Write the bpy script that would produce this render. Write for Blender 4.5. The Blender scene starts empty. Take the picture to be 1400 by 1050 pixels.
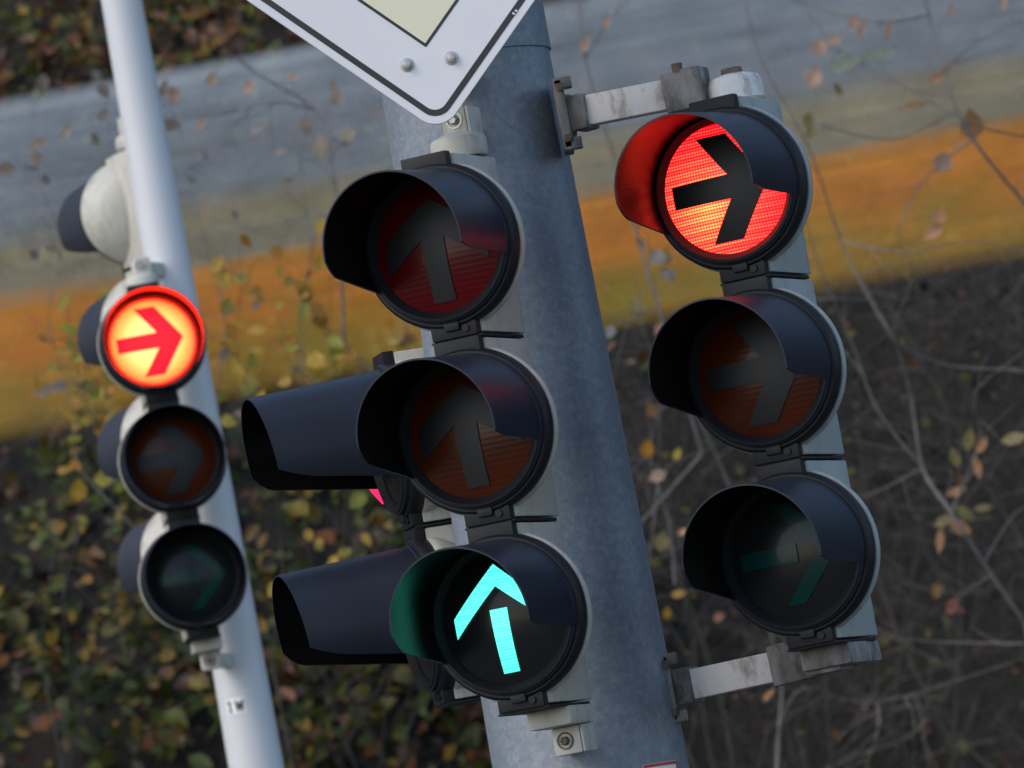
import bpy, bmesh, math, random
from mathutils import Vector, Matrix, noise, Quaternion
R = math.radians
random.seed(7)
scene = bpy.context.scene
COL = scene.collection

# ------------------------------------------------------------------ camera
PITCH, ROLL, FPX = R(5.0), R(10.2), 9288.0          # FPX: focal length in pixels of a 1400 px wide frame
CAM = Vector((0, 0, 1.6))
F = Vector((0, math.cos(PITCH), math.sin(PITCH)))
RW = Vector((1, 0, 0)); UW = RW.cross(F)
RC = RW * math.cos(ROLL) - UW * math.sin(ROLL)
UC = RW * math.sin(ROLL) + UW * math.cos(ROLL)
cd = bpy.data.cameras.new('camera'); cam = bpy.data.objects.new('camera', cd); COL.objects.link(cam)
m = Matrix.Identity(4)
for i in range(3):
    m[i][0] = RC[i]; m[i][1] = UC[i]; m[i][2] = -F[i]; m[i][3] = CAM[i]
cam.matrix_world = m
cd.sensor_width = 36; cd.lens = FPX / 1400 * 36; cd.clip_start = .1; cd.clip_end = 2000
cd.dof.use_dof = True; cd.dof.focus_distance = 9.05; cd.dof.aperture_fstop = 13; cd.dof.aperture_blades = 7
scene.camera = cam

# ------------------------------------------------------------------ light
SUN_EL, SUN_AZ = R(42), R(238)                      # azimuth clockwise from +Y: low, behind the camera's left shoulder
w = bpy.data.worlds.new('World'); scene.world = w; w.use_nodes = True
nt = w.node_tree; bg = nt.nodes['Background']
sky = nt.nodes.new('ShaderNodeTexSky'); sky.sky_type = 'NISHITA'; sky.sun_disc = False
sky.sun_elevation = SUN_EL; sky.sun_rotation = SUN_AZ
sky.air_density = 1.0; sky.dust_density = 1.5; sky.ozone_density = 1.0
nt.links.new(sky.outputs[0], bg.inputs[0]); bg.inputs[1].default_value = .15
sd = bpy.data.lights.new('sun', 'SUN'); sd.energy = .6; sd.angle = R(22); sd.color = (1, .9, .8)
sun = bpy.data.objects.new('sun', sd); COL.objects.link(sun)
sv = Vector((math.sin(SUN_AZ) * math.cos(SUN_EL), math.cos(SUN_AZ) * math.cos(SUN_EL), math.sin(SUN_EL)))
sun.rotation_euler = sv.to_track_quat('Z', 'Y').to_euler()
scene.view_settings.view_transform = 'Standard'; scene.view_settings.look = 'None'
scene.view_settings.exposure = 0.65; scene.view_settings.gamma = 1
scene.cycles.max_bounces = 8; scene.cycles.transparent_max_bounces = 12

# ------------------------------------------------------------------ helpers
def P(px, py, d):
    """world point seen at a photo pixel, d metres away along the view axis"""
    return CAM + F * d + RC * ((px - 700) / FPX * d) + UC * ((525 - py) / FPX * d)

def tag(o, label=None, cat=None, group=None, kind=None):
    if label: o['label'] = label
    if cat: o['category'] = cat
    if group: o['group'] = group
    if kind: o['kind'] = kind
    return o

def empty(name, loc, rz=0, **k):
    o = bpy.data.objects.new(name, None); COL.objects.link(o)
    o.location = loc; o.rotation_euler = (0, 0, rz); o.empty_display_size = .1
    return tag(o, **k)

def obj(name, bm, mats, parent=None, smooth=35, loc=None, label=None):
    bmesh.ops.recalc_face_normals(bm, faces=bm.faces) if smooth is not None else None
    me = bpy.data.meshes.new(name)
    if smooth is not None:
        for f in bm.faces: f.smooth = True
        for e in bm.edges:
            if len(e.link_faces) == 2: e.smooth = e.calc_face_angle(0) < R(smooth)
    bm.to_mesh(me); bm.free()
    for mt in (mats if isinstance(mats, (list, tuple)) else [mats]): me.materials.append(mt)
    o = bpy.data.objects.new(name, me); COL.objects.link(o)
    if parent: o.parent = parent
    if loc is not None: o.location = loc
    if label: o['label'] = label
    return o

def box(bm, c, s, bev=0, rot=None, seg=2):
    r = bmesh.ops.create_cube(bm, size=1)
    vs = r['verts']
    bmesh.ops.scale(bm, vec=s, verts=vs)
    if bev:
        es = list({e for v in vs for e in v.link_edges})
        rb = bmesh.ops.bevel(bm, geom=es, offset=bev, segments=seg, affect='EDGES', profile=.6)
        vs = list({v for f in rb['faces'] for v in f.verts} | {v for v in vs if v.is_valid})
    if rot is not None: bmesh.ops.rotate(bm, cent=(0, 0, 0), matrix=rot, verts=vs)
    bmesh.ops.translate(bm, vec=c, verts=vs)
    return vs

def lathe(bm, prof, n=64, M=None):
    """revolve (r, h) about local Y (h along +Y); M places it"""
    rings = []
    for r, h in prof:
        if r < 1e-6: rings.append([bm.verts.new((0, h, 0))])
        else: rings.append([bm.verts.new((r * math.cos(2 * math.pi * i / n), h, r * math.sin(2 * math.pi * i / n))) for i in range(n)])
    for a, b in zip(rings, rings[1:]):
        for i in range(n):
            j = (i + 1) % n
            if len(a) == 1: bm.faces.new((a[0], b[i], b[j]))
            elif len(b) == 1: bm.faces.new((a[i], b[0], a[j]))
            else: bm.faces.new((a[i], b[i], b[j], a[j]))
    vs = [v for r in rings for v in r]
    if M is not None: bmesh.ops.transform(bm, matrix=M, verts=vs)
    return vs
ZUP = Matrix.Rotation(R(90), 4, 'X')                # turns local Y (lathe axis) to Z

def vlathe(bm, prof, c=(0, 0, 0), n=48):            # revolve about Z
    return lathe(bm, prof, n, Matrix.Translation(c) @ ZUP)

def tube(bm, pts, rads, n=6):
    pts = [Vector(p) for p in pts]; rings = []
    up = Vector((0.13, .2, 1)).normalized()
    for i, p in enumerate(pts):
        t = (pts[min(i + 1, len(pts) - 1)] - pts[max(i - 1, 0)]).normalized()
        a = t.cross(up)
        if a.length < .05: a = t.cross(Vector((1, 0, 0)))
        a.normalize(); b = t.cross(a)
        r = rads[i] if hasattr(rads, '__len__') else rads
        rings.append([bm.verts.new(p + a * r * math.cos(2 * math.pi * k / n) + b * r * math.sin(2 * math.pi * k / n)) for k in range(n)])
    for A, B in zip(rings, rings[1:]):
        for k in range(n): bm.faces.new((A[k], A[(k + 1) % n], B[(k + 1) % n], B[k]))
    bm.faces.new(rings[0][::-1]); bm.faces.new(rings[-1])

def beam(bm, a, b, wd, ht, bev=.002, ov=0):
    """rectangular bar from a to b, wd deep, ht tall"""
    a = Vector(a); b = Vector(b); d = b - a
    q = d.to_track_quat('X', 'Z')
    box(bm, (a + b) / 2, (d.length + ov, wd, ht), bev, q.to_matrix())

# ------------------------------------------------------------------ materials
def mat(name):
    m = bpy.data.materials.new(name); m.use_nodes = True
    return m, m.node_tree, m.node_tree.nodes['Principled BSDF']
def N(nt, t, **kw):
    n = nt.nodes.new(t)
    for k, v in kw.items():
        if k in n.inputs: n.inputs[k].default_value = v
        else: setattr(n, k, v)
    return n
def ramp(nt, fac, stops):
    r = nt.nodes.new('ShaderNodeValToRGB'); cr = r.color_ramp
    while len(cr.elements) < len(stops): cr.elements.new(.5)
    for e, (p, c) in zip(cr.elements, stops):
        e.position = p; e.color = (*c, 1) if hasattr(c, '__len__') else (c, c, c, 1)
    nt.links.new(fac, r.inputs[0]); return r
def math_(nt, op, a, b=None, c=None, clamp=False):
    n = nt.nodes.new('ShaderNodeMath'); n.operation = op; n.use_clamp = clamp
    for i, v in enumerate((a, b, c)):
        if v is None: continue
        if isinstance(v, (int, float)): n.inputs[i].default_value = v
        else: nt.links.new(v, n.inputs[i])
    return n.outputs[0]
def coords(nt, which='Object'): return nt.nodes.new('ShaderNodeTexCoord').outputs[which]
def noise_(nt, vec, scale, detail=4, rough=.55):
    n = N(nt, 'ShaderNodeTexNoise', Scale=scale, Detail=detail, Roughness=rough)
    nt.links.new(vec, n.inputs['Vector']); return n.outputs['Fac']
def bump(nt, h, bsdf, strength=.2, dist=.002):
    b = N(nt, 'ShaderNodeBump', Strength=strength, Distance=dist)
    nt.links.new(h, b.inputs['Height']); nt.links.new(b.outputs[0], bsdf.inputs['Normal'])
def mapped(nt, vec, scale=(1, 1, 1)):
    mp = nt.nodes.new('ShaderNodeMapping'); mp.inputs['Scale'].default_value = scale
    nt.links.new(vec, mp.inputs[0]); return mp.outputs[0]

def plastic(name, c1, c2, rough, nscale=9, dirt=None, bumpy=.05):
    m, nt, b = mat(name); co = coords(nt)
    f = noise_(nt, mapped(nt, co, (1, 1, .35)), nscale, 6)
    r = ramp(nt, f, [(.35, c1), (.65, c2)])
    out = r.outputs[0]
    if dirt:
        f2 = noise_(nt, mapped(nt, co, (1, 1, .4)), 28, 6, .7)
        r2 = ramp(nt, f2, [(.50, 0), (.68, 1)])
        mx = N(nt, 'ShaderNodeMixRGB'); nt.links.new(r2.outputs[0], mx.inputs[0])
        nt.links.new(out, mx.inputs[1]); mx.inputs[2].default_value = (*dirt, 1); out = mx.outputs[0]
    nt.links.new(out, b.inputs['Base Color']); b.inputs['Roughness'].default_value = rough
    f3 = noise_(nt, co, 260, 2)
    bump(nt, f3, b, bumpy, .001)
    return m
M = {}
M['cream'] = plastic('weathered_cream_plastic', (.50, .49, .425), (.57, .555, .49), .5, 9, (.36, .34, .28))
M['greygreen'] = plastic('grey_green_plastic', (.34, .375, .36), (.42, .45, .43), .5, 9, (.25, .26, .24))
M['black'] = plastic('black_plastic', (.013, .018, .029), (.019, .025, .038), .40, 7, None, .04)
M['black'].node_tree.nodes['Principled BSDF'].inputs['Specular IOR Level'].default_value = .27
M['ring'] = plastic('black_door_plastic', (.009, .010, .013), (.013, .014, .017), .5, 7, None, .04)
M['ring'].node_tree.nodes['Principled BSDF'].inputs['Specular IOR Level'].default_value = .3
M['visor_inside'] = plastic('matt_black_visor_inside', (.003, .003, .0035), (.005, .005, .0055), .24, 7, None, .25)
M['visor_inside'].node_tree.nodes['Principled BSDF'].inputs['Specular IOR Level'].default_value = .09
M['faded'] = plastic('faded_skylit_plastic', (.026, .032, .048), (.038, .045, .062), .4)  # lighter than the other visors: sky sheen and fading put into the colour
M['matt_black'] = plastic('matt_black_plastic', (.008, .008, .009), (.012, .012, .012), .7)
M['mask'] = plastic('dark_grey_mask', (.008, .0085, .0095), (.011, .0115, .0125), .5)
M['cast'] = plastic('weathered_cast_metal', (.12, .105, .095), (.36, .34, .32), .65, 40, (.05, .04, .032), .6)
M['arm'] = plastic('dirty_white_arm', (.72, .68, .63), (.82, .78, .74), .5, 18, (.34, .27, .20), .3)
M['rust'] = plastic('rusty_bolt', (.07, .045, .03), (.2, .15, .11), .6, 120, (.03, .02, .015), .3)
M['steel'] = plastic('bolt_steel', (.4, .38, .36), (.5, .48, .46), .35, 60); M['steel'].node_tree.nodes['Principled BSDF'].inputs['Metallic'].default_value = .6
M['white'] = plastic('sign_white_film', (.72, .715, .73), (.76, .755, .77), .35, 4, None, .02)
M['ink'] = plastic('sign_black_line', (.018, .018, .018), (.03, .03, .03), .4)
M['yellow'] = plastic('faded_yellow_film', (.74, .70, .50), (.80, .76, .56), .35, 4, None, .02)
M['alu'] = plastic('aluminium_back', (.35, .36, .37), (.42, .43, .44), .4)
M['sticker'] = plastic('white_sticker', (.86, .86, .84), (.9, .9, .88), .4)
M['redink'] = plastic('red_print', (.45, .03, .04), (.5, .04, .05), .4)
M['polewhite'] = plastic('pale_grey_paint', (.58, .595, .61), (.63, .645, .66), .42, 5, None, .03)
M['concrete'] = plastic('post_footing', (.2, .2, .19), (.3, .3, .28), .8, 12)
M['added_post'] = plastic('added_post_steel', (.2, .22, .22), (.26, .28, .28), .5, 12)

# galvanised steel: mottled spangles and faint vertical runs
m, nt, b = mat('galvanised_steel'); co = coords(nt)
v = N(nt, 'ShaderNodeTexVoronoi', Scale=95); nt.links.new(co, v.inputs['Vector'])
f1 = noise_(nt, co, 120, 6, .75); f2 = noise_(nt, mapped(nt, co, (1, 1, .12)), 10, 5); f3 = noise_(nt, co, 4, 3)
s = math_(nt, 'ADD', math_(nt, 'MULTIPLY', f1, .6), math_(nt, 'MULTIPLY', f2, .28))
s = math_(nt, 'ADD', s, math_(nt, 'MULTIPLY', f3, .12))
sep = N(nt, 'ShaderNodeSeparateColor'); nt.links.new(v.outputs['Color'], sep.inputs[0])
s = math_(nt, 'ADD', s, math_(nt, 'MULTIPLY', math_(nt, 'SUBTRACT', sep.outputs[0], .5), .10))
r = ramp(nt, s, [(.30, (.13, .16, .205)), (.5, (.21, .245, .29)), (.64, (.28, .315, .355)), (.74, (.38, .41, .44))])
nt.links.new(r.outputs[0], b.inputs['Base Color']); b.inputs['Metallic'].default_value = .25; b.inputs['Roughness'].default_value = .52
bump(nt, f1, b, .12, .002); M['galv'] = m

def lens_mat(name, col, rough=.30, ridges=True):
    m, nt, b = mat(name); co = coords(nt)
    b.inputs['Base Color'].default_value = (*col, 1); b.inputs['Roughness'].default_value = rough
    b.inputs['Specular IOR Level'].default_value = .2; b.inputs['Coat Weight'].default_value = .15; b.inputs['Coat Roughness'].default_value = .08
    if ridges:
        sp = N(nt, 'ShaderNodeSeparateXYZ'); nt.links.new(co, sp.inputs[0])
        a = math_(nt, 'SINE', math_(nt, 'MULTIPLY', sp.outputs[2], 2 * math.pi / .0075))
        rr = ramp(nt, math_(nt, 'MULTIPLY_ADD', a, .5, .5), [(0, tuple(c * .94 for c in col)), (1, tuple(c * 1.15 for c in col))])
        nt.links.new(rr.outputs[0], b.inputs['Base Color'])
        bump(nt, a, b, .06, .001)
    return m
M['red_off'] = lens_mat('unlit_red_lens', (.10, .001, .0025))
M['amber_off'] = lens_mat('unlit_amber_lens', (.070, .012, .0012))
M['green_off'] = lens_mat('unlit_green_lens', (.0, .04, .034), ridges=False)
M['mask_glossy'] = lens_mat('glossy_dark_mask', (.012, .013, .014), .3, ridges=False)

def lit_mat(name, lo, hi, c0=(0, 0), spread=.09, k=1.0, dots=.35, stops=None):
    """LED lens: rows and dots of light, brighter towards c0"""
    m, nt, b = mat(name); co = coords(nt)
    sp = N(nt, 'ShaderNodeSeparateXYZ'); nt.links.new(co, sp.inputs[0])
    x, z = sp.outputs[0], sp.outputs[2]
    dx = math_(nt, 'SUBTRACT', x, c0[0]); dz = math_(nt, 'SUBTRACT', z, c0[1])
    d = math_(nt, 'SQRT', math_(nt, 'ADD', math_(nt, 'MULTIPLY', dx, dx), math_(nt, 'MULTIPLY', dz, dz)))
    g = math_(nt, 'SUBTRACT', 1.0, math_(nt, 'DIVIDE', d, spread), clamp=True)
    row = math_(nt, 'MULTIPLY_ADD', math_(nt, 'SINE', math_(nt, 'MULTIPLY', z, 2 * math.pi / .0042)), .5, .5)
    col = math_(nt, 'MULTIPLY_ADD', math_(nt, 'SINE', math_(nt, 'MULTIPLY', x, 2 * math.pi / .0042)), .5, .5)
    wide = math_(nt, 'MULTIPLY_ADD', math_(nt, 'SINE', math_(nt, 'MULTIPLY', z, 2 * math.pi / .0128)), .5, .5)
    pat = math_(nt, 'ADD', math_(nt, 'MULTIPLY', row, .5), math_(nt, 'MULTIPLY', col, .28))
    pat = math_(nt, 'ADD', pat, math_(nt, 'MULTIPLY', wide, .22))
    fac = math_(nt, 'ADD', math_(nt, 'MULTIPLY', g, .85), math_(nt, 'MULTIPLY', math_(nt, 'SUBTRACT', pat, .5), dots), clamp=True)
    r = ramp(nt, fac, stops or [(0, lo), (.5, tuple((a + c) / 2 for a, c in zip(lo, hi))), (1, hi)])
    nt.links.new(r.outputs[0], b.inputs['Emission Color']); b.inputs['Emission Strength'].default_value = k
    b.inputs['Base Color'].default_value = (.02, .02, .02, 1); b.inputs['Roughness'].default_value = .3
    return m
M['red_lit'] = lit_mat('lit_red_lens', 0, 0, (-.025, -.022), .13, 1.0, .95, [(0, (1.0, .0, .010)), (.3, (1.6, .022, .024)), (.6, (2.6, .08, .045)), (.85, (3.4, .27, .075)), (1, (4.0, .58, .11))])
M['red_lit_far'] = lit_mat('glaring_red_lens', 0, 0, (0, 0), .105, 1.0, .10, [(0, (3.0, .0, .015)), (.10, (6, .05, .03)), (.24, (18, .36, .07)), (.45, (28, .72, .20)), (1, (30, .85, .30))])
M['green_lit'] = lit_mat('lit_green_arrow', (.01, .60, .50), (.15, 1.10, .80), (-.01, -.0), .16, 1.0, 1.0)
m, nt, b = mat('red_bloom_mask'); b.inputs['Base Color'].default_value = (.03, .005, .005, 1)
b.inputs['Emission Color'].default_value = (.62, .008, .022, 1); b.inputs['Emission Strength'].default_value = 1; M['mask_bloom'] = m  # camera bloom over the dark arrow, put in as emission
m, nt, b = mat('red_led_sliver'); b.inputs['Emission Color'].default_value = (1, .02, .12, 1); b.inputs['Emission Strength'].default_value = 1.0
b.inputs['Base Color'].default_value = (.2, .01, .02, 1); M['sliver'] = m

# ------------------------------------------------------------------ signal heads
PITCHZ = .25
LR = .0885                                            # lens radius
def dome(x, z, off=0.0):
    return -.018 - .014 * (1 - (x * x + z * z) / (LR * LR)) - off

RED_ARROW = [(-.86, .18), (.12, .19), (-.33, .83), (.17, .83), (.75, 0), (.17, -.83), (-.33, -.83), (.12, -.19), (-.86, -.18)]
G_CHEV = [(.78, 0), (.10, .74), (-.19, .74), (.46, 0), (-.19, -.74), (.10, -.74)]
G_STEM = [(-.80, .125), (.13, .135), (.13, -.135), (-.80, -.125)]

def arrow_bm(polys, ang, sc=LR * .985):
    bm = bmesh.new()
    ca, sa = math.cos(ang), math.sin(ang)
    for poly in polys:
        vs = [bm.verts.new(((u * ca - v * sa) * sc, 0, (u * sa + v * ca) * sc)) for u, v in poly]
        es = [bm.edges.new((vs[i], vs[(i + 1) % len(vs)])) for i in range(len(vs))]
        bmesh.ops.triangle_fill(bm, use_beauty=True, edges=es)
    bmesh.ops.subdivide_edges(bm, edges=bm.edges[:], cuts=7, use_grid_fill=True)
    bmesh.ops.triangulate(bm, faces=bm.faces[:])
    for v in bm.verts: v.co.y = dome(v.co.x, v.co.z, .0012)
    bmesh.ops.recalc_face_normals(bm, faces=bm.faces)
    if sum(f.normal.y * f.calc_area() for f in bm.faces) > 0: bmesh.ops.reverse_faces(bm, faces=bm.faces[:])
    r = bmesh.ops.extrude_face_region(bm, geom=bm.faces[:])
    for g in r['geom']:
        if isinstance(g, bmesh.types.BMVert): g.co.y -= .0008
    return bm

def housing_bm(first, last):
    bm = bmesh.new()
    lathe(bm, [(.100, .004), (.1125, .002), (.1140, .007), (.1120, .016), (.102, .036), (.088, .056), (.070, .070), (.04, .078), (0, .080)], 96)
    box(bm, (0, .0760, 0), (.073, .148, PITCHZ - .008), .003)
    # rear rib and a shallow cover screw boss
    box(bm, (0, .152, 0), (.040, .008, PITCHZ - .05), .002)
    return bm
def door_bm():
    bm = bmesh.new()
    lathe(bm, [(.108, .006), (.1105, .001), (.1115, -.006), (.1105, -.014), (.1065, -.0185), (.1035, -.0185), (.1000, -.028), (.0962, -.029), (.0905, -.022), (.0883, -.0195), (.0883, -.006)], 96)
    for s in (1, -1):
        box(bm, (0, -.0065, s * .1105), (.066, .017, .027), .002)
    return bm
def seam_bm():
    bm = bmesh.new()
    box(bm, (0, .060, -.1255), (.0735, .140, .0035), .0012)
    box(bm, (.034, .118, -.1258), (.008, .03, .005), .001)
    return bm
def latch_bm():
    bm = bmesh.new()
    box(bm, (0, -.017, -.1085), (.022, .010, .012), .002)
    lathe(bm, [(0, -.0185), (.005, -.0185), (.005, -.010), (0, -.010)], 16, Matrix.Translation((.018, .0, -.1135)))
    return bm
def visor_bm(L=.165, r0=.1025, r1=.0985, lo0=28, lo1=12, lor0=17, rnd=4, th=.0024, droop=.004):
    bm = bmesh.new(); nu, nv = 72, 22
    def ring(t, inn):
        y = -.016 - L * t
        lo = R(lo0 + (lo1 - lo0) * min(1, t * 1.0))
        lor = min(lo, R(lor0 + (lo1 - lor0) * t))
        if t > .86: lo -= R(11) * ((t - .86) / .14) ** 2
        if t > .7: lor -= R(rnd) * ((t - .7) / .3) ** 2
        r = r0 + (r1 - r0) * t - (th if inn else 0)
        out = []
        for i in range(nu + 1):
            a = -lor + (math.pi + lo + lor) * i / nu
            slant = .010 * (1 - math.sin(a)) * t * .9           # lower part of the mouth sits slightly further back
            out.append(bm.verts.new((r * math.cos(a), y + slant, r * math.sin(a) - droop * t)))
        return out
    O = [ring(j / nv, False) for j in range(nv + 1)]; I = [ring(j / nv, True) for j in range(nv + 1)]
    for j in range(nv):
        for i in range(nu):
            bm.faces.new((O[j][i], O[j][i + 1], O[j + 1][i + 1], O[j + 1][i]))
            bm.faces.new((I[j][i + 1], I[j][i], I[j + 1][i], I[j + 1][i + 1])).material_index = 1
        bm.faces.new((O[j][0], O[j + 1][0], I[j + 1][0], I[j][0]))
        bm.faces.new((O[j][nu], I[j][nu], I[j + 1][nu], O[j + 1][nu]))
    for i in range(nu):
        bm.faces.new((O[nv][i], O[nv][i + 1], I[nv][i + 1], I[nv][i]))
        bm.faces.new((O[0][i + 1], O[0][i], I[0][i], I[0][i + 1]))
    # a short collar all the way round holds the visor in the door
    lathe(bm, [(.1025, -.010), (.1030, -.024), (.1005, -.026), (.0985, -.024), (.0985, -.010)], 72)
    return bm
def lens_bm():
    bm = bmesh.new()
    prof = [(LR * math.sqrt(t / 10) if t else 0, dome(LR * math.sqrt(t / 10), 0)) for t in range(11)]
    lathe(bm, prof + [(LR, -.010)], 72)
    return bm
def mount_bm(top=True):
    """rounded cap over the column end"""
    bm = bmesh.new()
    if top: vlathe(bm, [(0, -.002), (.037, -.002), (.0385, .001), (.0385, .021), (.036, .026), (.022, .032), (0, .033)], (.005, .105, 0))
    else:   box(bm, (.008, .095, -.014), (.064, .084, .026), .006)
    return bm
def tab_bm(top=True):
    bm = bmesh.new(); s = 1 if top else -1
    z = .048 if top else -.046
    w_ = .030 if top else .040; box(bm, (.011, .105, z), (w_, .020, .038), .004)
    box(bm, (.0135 + w_ / 2, .118, z), (.004, .044, .036), .0015)
    return bm
def tabbolt_bm(top=True):
    bm = bmesh.new(); z = .050 if top else -.046
    lathe(bm, [(0, -.006), (.005, -.006), (.0065, -.003), (.0065, .003), (0, .003)], 6, Matrix.Translation((.009, .094, z)))
    lathe(bm, [(.0095, -.001), (.012, -.001), (.012, .003), (.0095, .003)], 20, Matrix.Translation((.009, .0945, z)))
    return bm

SHARED = {}
def shared(key, fn):
    """one mesh per shape and material, reused by every chamber"""
    if key not in SHARED: SHARED[key] = fn()
    return SHARED[key]
def put(name, key, fn, mt, parent, loc=(0, 0, 0), label=None, smooth=35):
    k = (name, key, mt.name if not isinstance(mt, list) else mt[0].name)
    if k not in SHARED:
        o = obj(name, fn(), mt, parent, smooth, loc); SHARED[k] = o.data
    else:
        o = bpy.data.objects.new(name, SHARED[k]); COL.objects.link(o); o.parent = parent; o.location = loc
    if label: o['label'] = label
    return o

def signal(name, loc_mid, mid_index, rz, chambers, label, group=None, house='cream', vis=None, top=True, bottom=True, cat='traffic light'):
    """chambers: bottom to top list of (kind, arrow angle); loc_mid = centre of chamber mid_index"""
    base = Vector(loc_mid) - Vector((0, 0, PITCHZ * (mid_index + .5)))
    root = empty(name, base, rz, label=label, cat=cat, group=group)
    vis = vis or {}
    for i, (kind, ang) in enumerate(chambers):
        c = (0, 0, PITCHZ * (i + .5)); n = len(chambers)
        h = put('signal_chamber', house, lambda: housing_bm(i == 0, i == n - 1), M[house], root, c)
        put('door_ring', 'd', door_bm, M['ring'], h)
        put('seam_plate', 's', seam_bm, M['matt_black'], h)
        put('latch', 'l', latch_bm, M['ring'], h)
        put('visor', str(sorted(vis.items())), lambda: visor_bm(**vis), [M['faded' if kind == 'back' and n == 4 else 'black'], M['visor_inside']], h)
        if kind == 'back': 
            put('lens', 'x', lens_bm, M['mask_glossy'], h); continue
        lit = kind.endswith('lit') or kind.endswith('far')
        if kind.startswith('green'):
            put('lens', 'g', lens_bm, M['mask_glossy'], h)
            put('arrow', 'g%.2f' % ang, lambda: arrow_bm([G_CHEV, G_STEM], ang, .092), M[kind], h, label='glowing green arrow' if lit else 'dark green unlit arrow')
        else:
            put('lens', kind, lens_bm, M[kind], h, label='glowing red lens' if lit else ('dark red unlit lens' if kind[0] == 'r' else 'dark amber unlit lens'))
            put('arrow', 'r%.2f' % ang, lambda: arrow_bm([RED_ARROW], ang), M['mask_bloom' if kind == 'red_lit_far' else 'mask'], h)
    H = PITCHZ * len(chambers)
    if top:
        cp = put('end_cap', 'top', lambda: mount_bm(True), M['cream'], root, (0, 0, H))
        tb = put('mounting_tab', 'top', lambda: tab_bm(True), M['cream'], root, (0, 0, H))
        put('bolt', 'top', lambda: tabbolt_bm(True), M['steel'], tb)
    if bottom:
        cp = put('end_cap', 'bot', lambda: mount_bm(False), M['cream'], root)
        tb = put('mounting_tab', 'bot', lambda: tab_bm(False), M['cream'], root)
        put('bolt', 'bot', lambda: tabbolt_bm(False), M['rust'], tb)
    return root

UP, RT = R(90), 0.0
sig_mid = signal('traffic_signal', P(651, 590, 9.0), 1, R(-22), [('green_lit', UP), ('amber_off', UP), ('red_off', UP)],
    'traffic light with a glowing green up arrow, below the diamond sign on thick pole', house='cream')
sig_right = signal('traffic_signal', P(1045, 507, 9.12), 1, R(-23), [('green_off', RT), ('amber_off', RT), ('red_lit', RT)],
    'traffic light with glowing red right arrow, held off the thick pole by two arms', house='greygreen', top=False, bottom=False)
sig_left = signal('traffic_signal', P(236, 629, 14.17), 1, R(6), [('green_off', RT), ('amber_off', RT), ('red_lit_far', RT)],
    'smaller distant traffic light with glowing red right arrow on the slim white pole', vis=dict(L=.105, r0=.1035, r1=.1055, lo0=89.5, lo1=89.5, lor0=89.5, rnd=0, droop=0))
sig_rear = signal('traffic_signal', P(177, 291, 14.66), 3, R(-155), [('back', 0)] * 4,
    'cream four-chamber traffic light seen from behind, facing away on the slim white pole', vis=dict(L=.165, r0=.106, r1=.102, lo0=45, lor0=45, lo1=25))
sig_side = signal('traffic_signal', P(550, 602, 9.50), 1, R(-76), [('back', 0), ('back', 0)],
    'two-chamber traffic light in profile with long black visors pointing left, behind the green arrow light', vis=dict(L=.195, r0=.1025, r1=.0955, lo0=34, lo1=16, lor0=34, rnd=6), top=True)

# red sliver of light inside the side head
bm = bmesh.new(); box(bm, (0, 0, 0), (.004, .010, .036), .001, Matrix.Rotation(R(32), 3, 'X'))
ch = [c for c in sig_side.children if c.name.startswith('signal_chamber')][-1]
sl = obj('indicator_lamp', bm, M['sliver'], ch, label='small glowing pink red strip'); sl.location = (-.112, -.024, -.058)

# ------------------------------------------------------------------ poles
def pole(name, base, r0, top_z, r1, material, label, n=96):
    o = empty(name, base, label=label, cat='pole')
    bm = bmesh.new(); K = 40
    prof = [(0, 0)] + [(r0 + (r1 - r0) * k / K, top_z * k / K) for k in range(K + 1)] + [(0, top_z)]
    vs = [(r, h) for r, h in prof]
    vlathe(bm, vs, (0, 0, 0), n); obj('shaft', bm, material, o)
    return o
def ground_under(p): return Vector((p.x, p.y, 0))
# thick galvanised pole: slight taper
pa, pb = P(638, 100, 9.36), P(806, 1050, 9.36)
DP = 9.36; px = (pa.x + pb.x) / 2; py = CAM.y + DP * math.cos(PITCH)
wa, wb = 238 / FPX * DP / 2, 264 / FPX * DP / 2
slope = (wb - wa) / (pa.z - pb.z)
rr = lambda z: wa + (pa.z - z) * slope
BP = Vector((px, py, 0))
big = pole('signal_pole', BP, rr(0), 6.0, rr(6.0), M['galv'], 'thick grey galvanised steel pole carrying the diamond sign and two traffic lights')
zc = P(700, 68, DP).z
bm = bmesh.new(); vlathe(bm, [(rr(zc) + .000, -.004), (rr(zc) + .003, -.003), (rr(zc) + .003, .5), (rr(zc + .5), .505)], (0, 0, zc), 96)
obj('sleeve', bm, M['galv'], big)
bm = bmesh.new(); vlathe(bm, [(rr(.0) + .01, .0), (rr(0) + .05, .0), (rr(0) + .05, .03), (rr(0) + .002, .03)]); obj('base_plate', bm, M['galv'], big)

# slim white pole
sa, sb = P(163.5, 0, 14.42), P(350, 1050, 14.42)
DS = 14.42; ra, rb = 57 * .984 / FPX * DS / 2, 76 * .984 / FPX * DS / 2
sl_ = (rb - ra) / (sa.z - sb.z); rs = lambda z: ra + (sa.z - z) * sl_
SP = Vector(((sa.x + sb.x) / 2 + .002, CAM.y + DS * math.cos(PITCH), 0))
slim = pole('slim_pole', SP, rs(0), 5.2, rs(5.2), M['polewhite'], 'slim pale grey-white pole with a 1W sticker, holding the smaller signals', 64)
bm = bmesh.new(); vlathe(bm, [(rs(0) + .002, 0), (rs(0) + .05, 0), (rs(0) + .05, .025), (rs(0) + .002, .025)]); obj('base_plate', bm, M['polewhite'], slim)

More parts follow.
